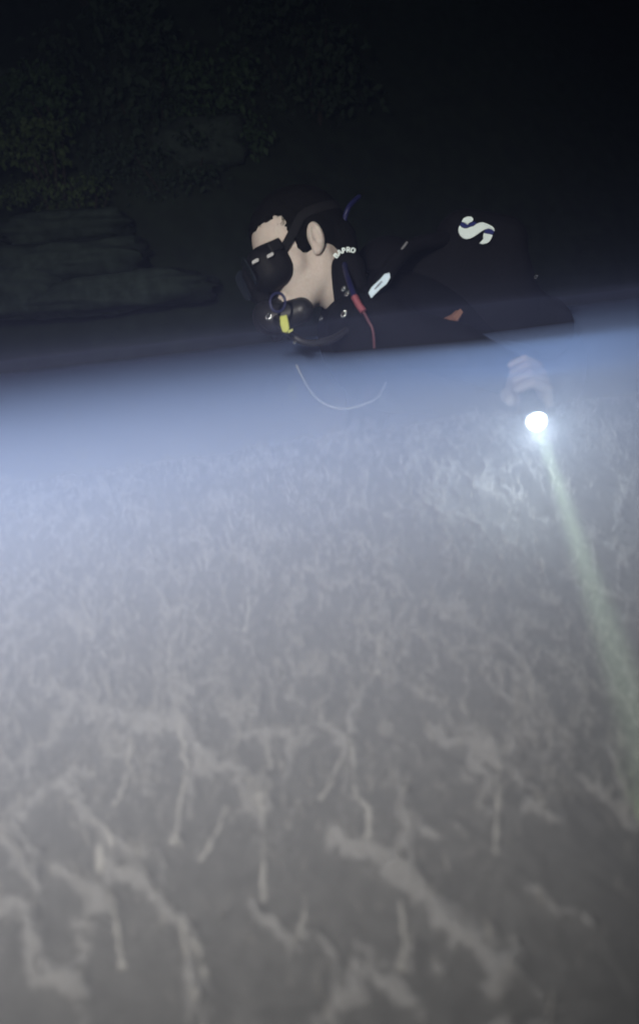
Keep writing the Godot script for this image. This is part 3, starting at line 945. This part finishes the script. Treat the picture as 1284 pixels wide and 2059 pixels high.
	for i in range(3, 8):
		var ang := PI / 2.0 - 0.12 + (6.35 - i) * 0.3
		var tm := TextMesh.new()
		tm.text = text[i]
		tm.font = font
		tm.font_size = 16
		tm.pixel_size = 0.00085
		tm.depth = 0.001
		var o := part("letter", tm, white, pad)
		o.transform = Transform3D(cam_basis * Basis(Vector3.BACK, ang - PI / 2.0) * Basis.from_scale(Vector3(1.15, 1, 1)), pa + cam_basis * Vector3(cos(ang) * 0.0315, sin(ang) * 0.0315, 0.026))

	# orange roll on the vest's side, at the water line
	var m_orange := mat(Color(0.15, 0.07, 0.045), 0.8)
	var ob := thing("orange_pouch", at(895, 650, 1.6), "faded orange pouch on the vest's side at the water line", "pouch")
	var op := part("pouch", field_mesh(Vector3(-0.07, -0.06, -0.05), Vector3(0.07, 0.06, 0.05), 0.005, func(p): return smin(capsule(p, Vector3(-0.03, -0.018, 0), Vector3(0.005, -0.006, 0), 0.014, 0.016), capsule(p, Vector3(0.005, -0.006, 0), Vector3(0.024, 0.018, 0), 0.014, 0.009), 0.01) - 0.002 * lumps.get_noise_3dv(p * 900.0)), m_orange, ob)
	op.basis = cam_basis
	op = part("flap", plate([Vector2(0.012, 0.008), Vector2(0.02, 0.0), Vector2(0.032, 0.018), Vector2(0.026, 0.025)], 0.003), m_orange, ob, cam_basis * Vector3(0, 0, 0.014))
	op.basis = cam_basis

	# slack pale cord hanging under water in front of the chest
	var cord := tube(spline([at(596, 735, 1.5), at(607, 757, 1.46), at(625, 788, 1.43), at(650, 811, 1.41), at(690, 822, 1.4), at(732, 813, 1.41), at(760, 797, 1.44), at(775, 770, 1.5)], 8), func(_u): return 0.002, 8)
	tag(part("cord", cord, mat(Color(0.5, 0.5, 0.47), 0.7), self), "slack pale cord hanging in the water below the regulator", "cord")

func build_torch(lit: Vector3, axis: Vector3) -> void:
	var metal := mat(Color(0.03, 0.03, 0.033), 0.35, 0.0, 0.5)
	var frame := Basis(grip.basis.x, axis, grip.basis.x.cross(axis)).orthonormalized()
	var t := thing("dive_torch", lit, "lit dive torch held under water, its narrow beam pointing down", "torch")
	var o := part("barrel", lathe([Vector2(0.0, -0.155), Vector2(0.012, -0.155), Vector2(0.0145, -0.152), Vector2(0.0145, -0.05), Vector2(0.0148, -0.045)]), metal, t)
	o.basis = frame
	o = part("lamp_head", lathe([Vector2(0.0148, -0.047), Vector2(0.02, -0.036), Vector2(0.0205, -0.03), Vector2(0.0195, -0.028), Vector2(0.0205, -0.026), Vector2(0.0205, -0.002), Vector2(0.0195, 0.0), Vector2(0.017, 0.0), Vector2(0.017, -0.003), Vector2(0.0, -0.003)]), metal, t)
	o.basis = frame
	o = part("tail_switch", lathe([Vector2(0.0, -0.161), Vector2(0.006, -0.161), Vector2(0.007, -0.159), Vector2(0.007, -0.154)]), mat(Color(0.02, 0.02, 0.02), 0.7), t)
	o.basis = frame
	var glow := mat(Color(0.9, 0.95, 0.9), 0.3)
	glow.emission_enabled = true
	glow.emission = Color(0.95, 1.0, 0.98)
	glow.emission_energy_multiplier = 40.0
	o = part("lamp_lens", lathe([Vector2(0.0142, -0.0025), Vector2(0.0142, 0.0), Vector2(0.012, 0.006), Vector2(0.007, 0.01), Vector2(0.0, 0.0115)]), glow, t)
	o.basis = frame
	var beam := SpotLight3D.new()
	beam.name = "torch_beam"
	beam.spot_angle = 3.7
	beam.spot_angle_attenuation = 1.0
	beam.light_color = Color(0.88, 1.0, 0.8)
	beam.light_energy = BEAM
	beam.light_size = 0.01
	beam.spot_range = 20.0
	beam.spot_attenuation = 2.0
	beam.shadow_enabled = true
	add_child(beam)
	beam.look_at_from_position(lit + axis * 0.012, lit + axis, Vector3.UP)
	var spill := OmniLight3D.new()
	spill.name = "torch_spill"
	spill.light_color = Color(0.9, 0.97, 1.0)
	spill.light_energy = SPILL
	spill.light_size = 0.014
	spill.omni_range = 20.0
	spill.omni_attenuation = 2.0
	spill.shadow_enabled = true
	add_child(spill)
	spill.position = lit + axis * 0.024

const BEAM := 7.5
const SPILL := 0.065
const LAMP := 4.0
const EAR := -0.25

func fog_box(called: String, lo: Vector3, hi: Vector3, density: float, c: Color, parent: Node) -> void:
	var f := FogVolume.new()
	f.name = called
	f.shape = RenderingServer.FOG_VOLUME_SHAPE_BOX
	f.size = hi - lo
	f.position = (lo + hi) * 0.5
	var m := FogMaterial.new()
	m.density = density
	m.albedo = c.linear_to_srgb()
	f.material = m
	f.set_meta("kind", "structure")
	parent.add_child(f, true)

func _ready() -> void:
	# ---------------- camera
	cam_basis = Basis(Vector3.RIGHT, deg_to_rad(-12.9)) * Basis(Vector3.BACK, deg_to_rad(-6.6))
	var cam := Camera3D.new()
	cam.name = "camera"
	cam.fov = rad_to_deg(2.0 * atan(1029.5 / FOCAL))
	cam.near = 0.01
	cam.far = 200.0
	cam.transform = Transform3D(cam_basis, cam_at)
	add_child(cam)
	cam.current = true
	var lens := CameraAttributesPhysical.new()
	lens.frustum_focal_length = 26.0
	lens.frustum_focus_distance = 2.2
	lens.exposure_aperture = 26.0 / 13.0
	cam.attributes = lens
	cam.fov = rad_to_deg(2.0 * atan(1029.5 / FOCAL))
	# ---------------- sky and exposure: a dark night
	var env := Environment.new()
	env.background_mode = Environment.BG_SKY
	var sm := ProceduralSkyMaterial.new()
	sm.sky_top_color = Color8(4, 6, 10)
	sm.sky_horizon_color = Color8(6, 8, 13)
	sm.ground_bottom_color = Color8(4, 5, 7)
	sm.ground_horizon_color = Color8(9, 12, 19)
	sm.sun_angle_max = 1.0
	env.sky = Sky.new()
	env.sky.sky_material = sm
	env.tonemap_mode = Environment.TONE_MAPPER_LINEAR
	env.tonemap_exposure = 1.0
	env.volumetric_fog_enabled = true
	env.volumetric_fog_density = 0.0
	env.sdfgi_enabled = true
	env.ssao_enabled = true
	env.ssil_enabled = true
	var we := WorldEnvironment.new()
	we.name = "environment"
	we.environment = env
	add_child(we)
	var moon := DirectionalLight3D.new()
	moon.name = "night_sky_light"
	moon.light_energy = 0.002
	moon.light_color = Color(0.8, 0.88, 1.0)
	moon.light_angular_distance = 10.0
	moon.shadow_enabled = true
	moon.rotation_degrees = Vector3(-55, 30, 0)
	add_child(moon)
	# ---------------- the photographer's video light, held up left of the lens
	var lamp_at := Vector3(-0.32, 0.5, 0.15)
	var lamp_aim := at(400, 900, 1.4)
	var lamp := SpotLight3D.new()
	lamp.name = "video_light_beam"
	lamp.spot_angle = 49.0
	lamp.spot_angle_attenuation = 1.0
	lamp.light_color = Color(1.0, 0.98, 0.95)
	lamp.light_energy = LAMP
	lamp.light_size = 0.025
	lamp.spot_range = 30.0
	lamp.spot_attenuation = 2.0
	lamp.shadow_enabled = true
	add_child(lamp)
	lamp.look_at_from_position(lamp_at, lamp_aim, Vector3.UP)

	rng.seed = 7
	lumps.seed = 3
	lumps.frequency = 0.02
	lumps.fractal_octaves = 4
	fine.seed = 9
	fine.frequency = 0.3
	fine.fractal_octaves = 3
	warp.seed = 12
	warp.frequency = 0.12
	for c in [cells_a, cells_b]:
		c.noise_type = FastNoiseLite.TYPE_CELLULAR
		c.cellular_return_type = FastNoiseLite.RETURN_DISTANCE2_SUB
		c.cellular_distance_function = FastNoiseLite.DISTANCE_EUCLIDEAN
		c.fractal_type = FastNoiseLite.FRACTAL_NONE
	cells_a.seed = 31
	cells_a.frequency = 0.11
	cells_b.seed = 47
	cells_b.frequency = 0.33

	# ---------------- setting
	build_bed()
	print("bed ", Time.get_ticks_msec())
	var water := Node3D.new()
	water.name = "water"
	water.set_meta("kind", "structure")
	add_child(water)
	fog_box("clear_water", Vector3(-14, -0.05, -16), Vector3(14, 0, 2.5), 1.85, Color(0.37, 0.53, 0.98), water)
	fog_box("silty_water", Vector3(-13.9, -2.5, -15.9), Vector3(13.9, -0.045, 2.4), 1.12, Color(0.72, 0.74, 0.82), water)
	fog_box("flare_veil", Vector3(-13.2, 0.02, -15.2), Vector3(13.2, 4.5, 1.6), 0.0016, Color(0.4, 0.6, 1.0), water)  # tall thin haze added for a veil of lens flare
	for k in 3:  # low haze layers added for the flare veil above the waterline
		fog_box("flare_haze", Vector3(-13.8 + 0.1 * k, 0.004 + 0.002 * k, -15.8 + 0.1 * k), Vector3(13.8 - 0.1 * k, [0.062, 0.1, 0.2][k], 2.3 - 0.1 * k), [0.03, 0.014, 0.006][k], Color(0.45, 0.52, 0.98), water)
	var sheet := PlaneMesh.new()
	sheet.size = Vector2(28, 18.5)
	var m_water := mat(Color(0.9, 0.95, 1.0), 0.04, 0.0, 0.1)
	m_water.albedo_color.a = 0.02
	m_water.transparency = BaseMaterial3D.TRANSPARENCY_ALPHA
	part("water_surface", sheet, m_water, water, Vector3(0, 0.002, -6.75))
	build_bank()
	print("bank ", Time.get_ticks_msec())
	build_diver()
	print("diver ", Time.get_ticks_msec())
	var m_streak := mottled(Color(0.5, 0.49, 0.45), Color(0.85, 0.83, 0.78), 0.05, 6.0, 91, 0.9, 0.2)
	for s in [[[262, 1500], [258, 1560], [232, 1630]], [[368, 1490], [375, 1570], [348, 1705]], [[455, 1625], [432, 1680], [405, 1735]], [[527, 1620], [530, 1740], [530, 1815]], [[705, 1470], [712, 1560], [718, 1610], [742, 1640], [738, 1690]], [[690, 1530], [645, 1610]], [[770, 1280], [755, 1340], [762, 1362]], [[150, 1625], [215, 1690], [225, 1715], [205, 1770]], [[228, 1825], [236, 1870], [248, 1950]], [[372, 1880], [385, 1990], [398, 2040]], [[615, 1800], [610, 1870], [592, 1918]], [[805, 1820], [815, 1910], [805, 1965]], [[503, 1210], [495, 1280]], [[548, 1178], [535, 1196]], [[535, 1490], [545, 1550]], [[1004, 1540], [1000, 1640], [995, 1720]], [[395, 1880], [400, 1930], [415, 1970]]]:
		strand(s, rng.randf_range(0.0016, 0.003), m_streak)
	build_tufts()
	build_specks()
	build_video_light(lamp_at, lamp_aim)
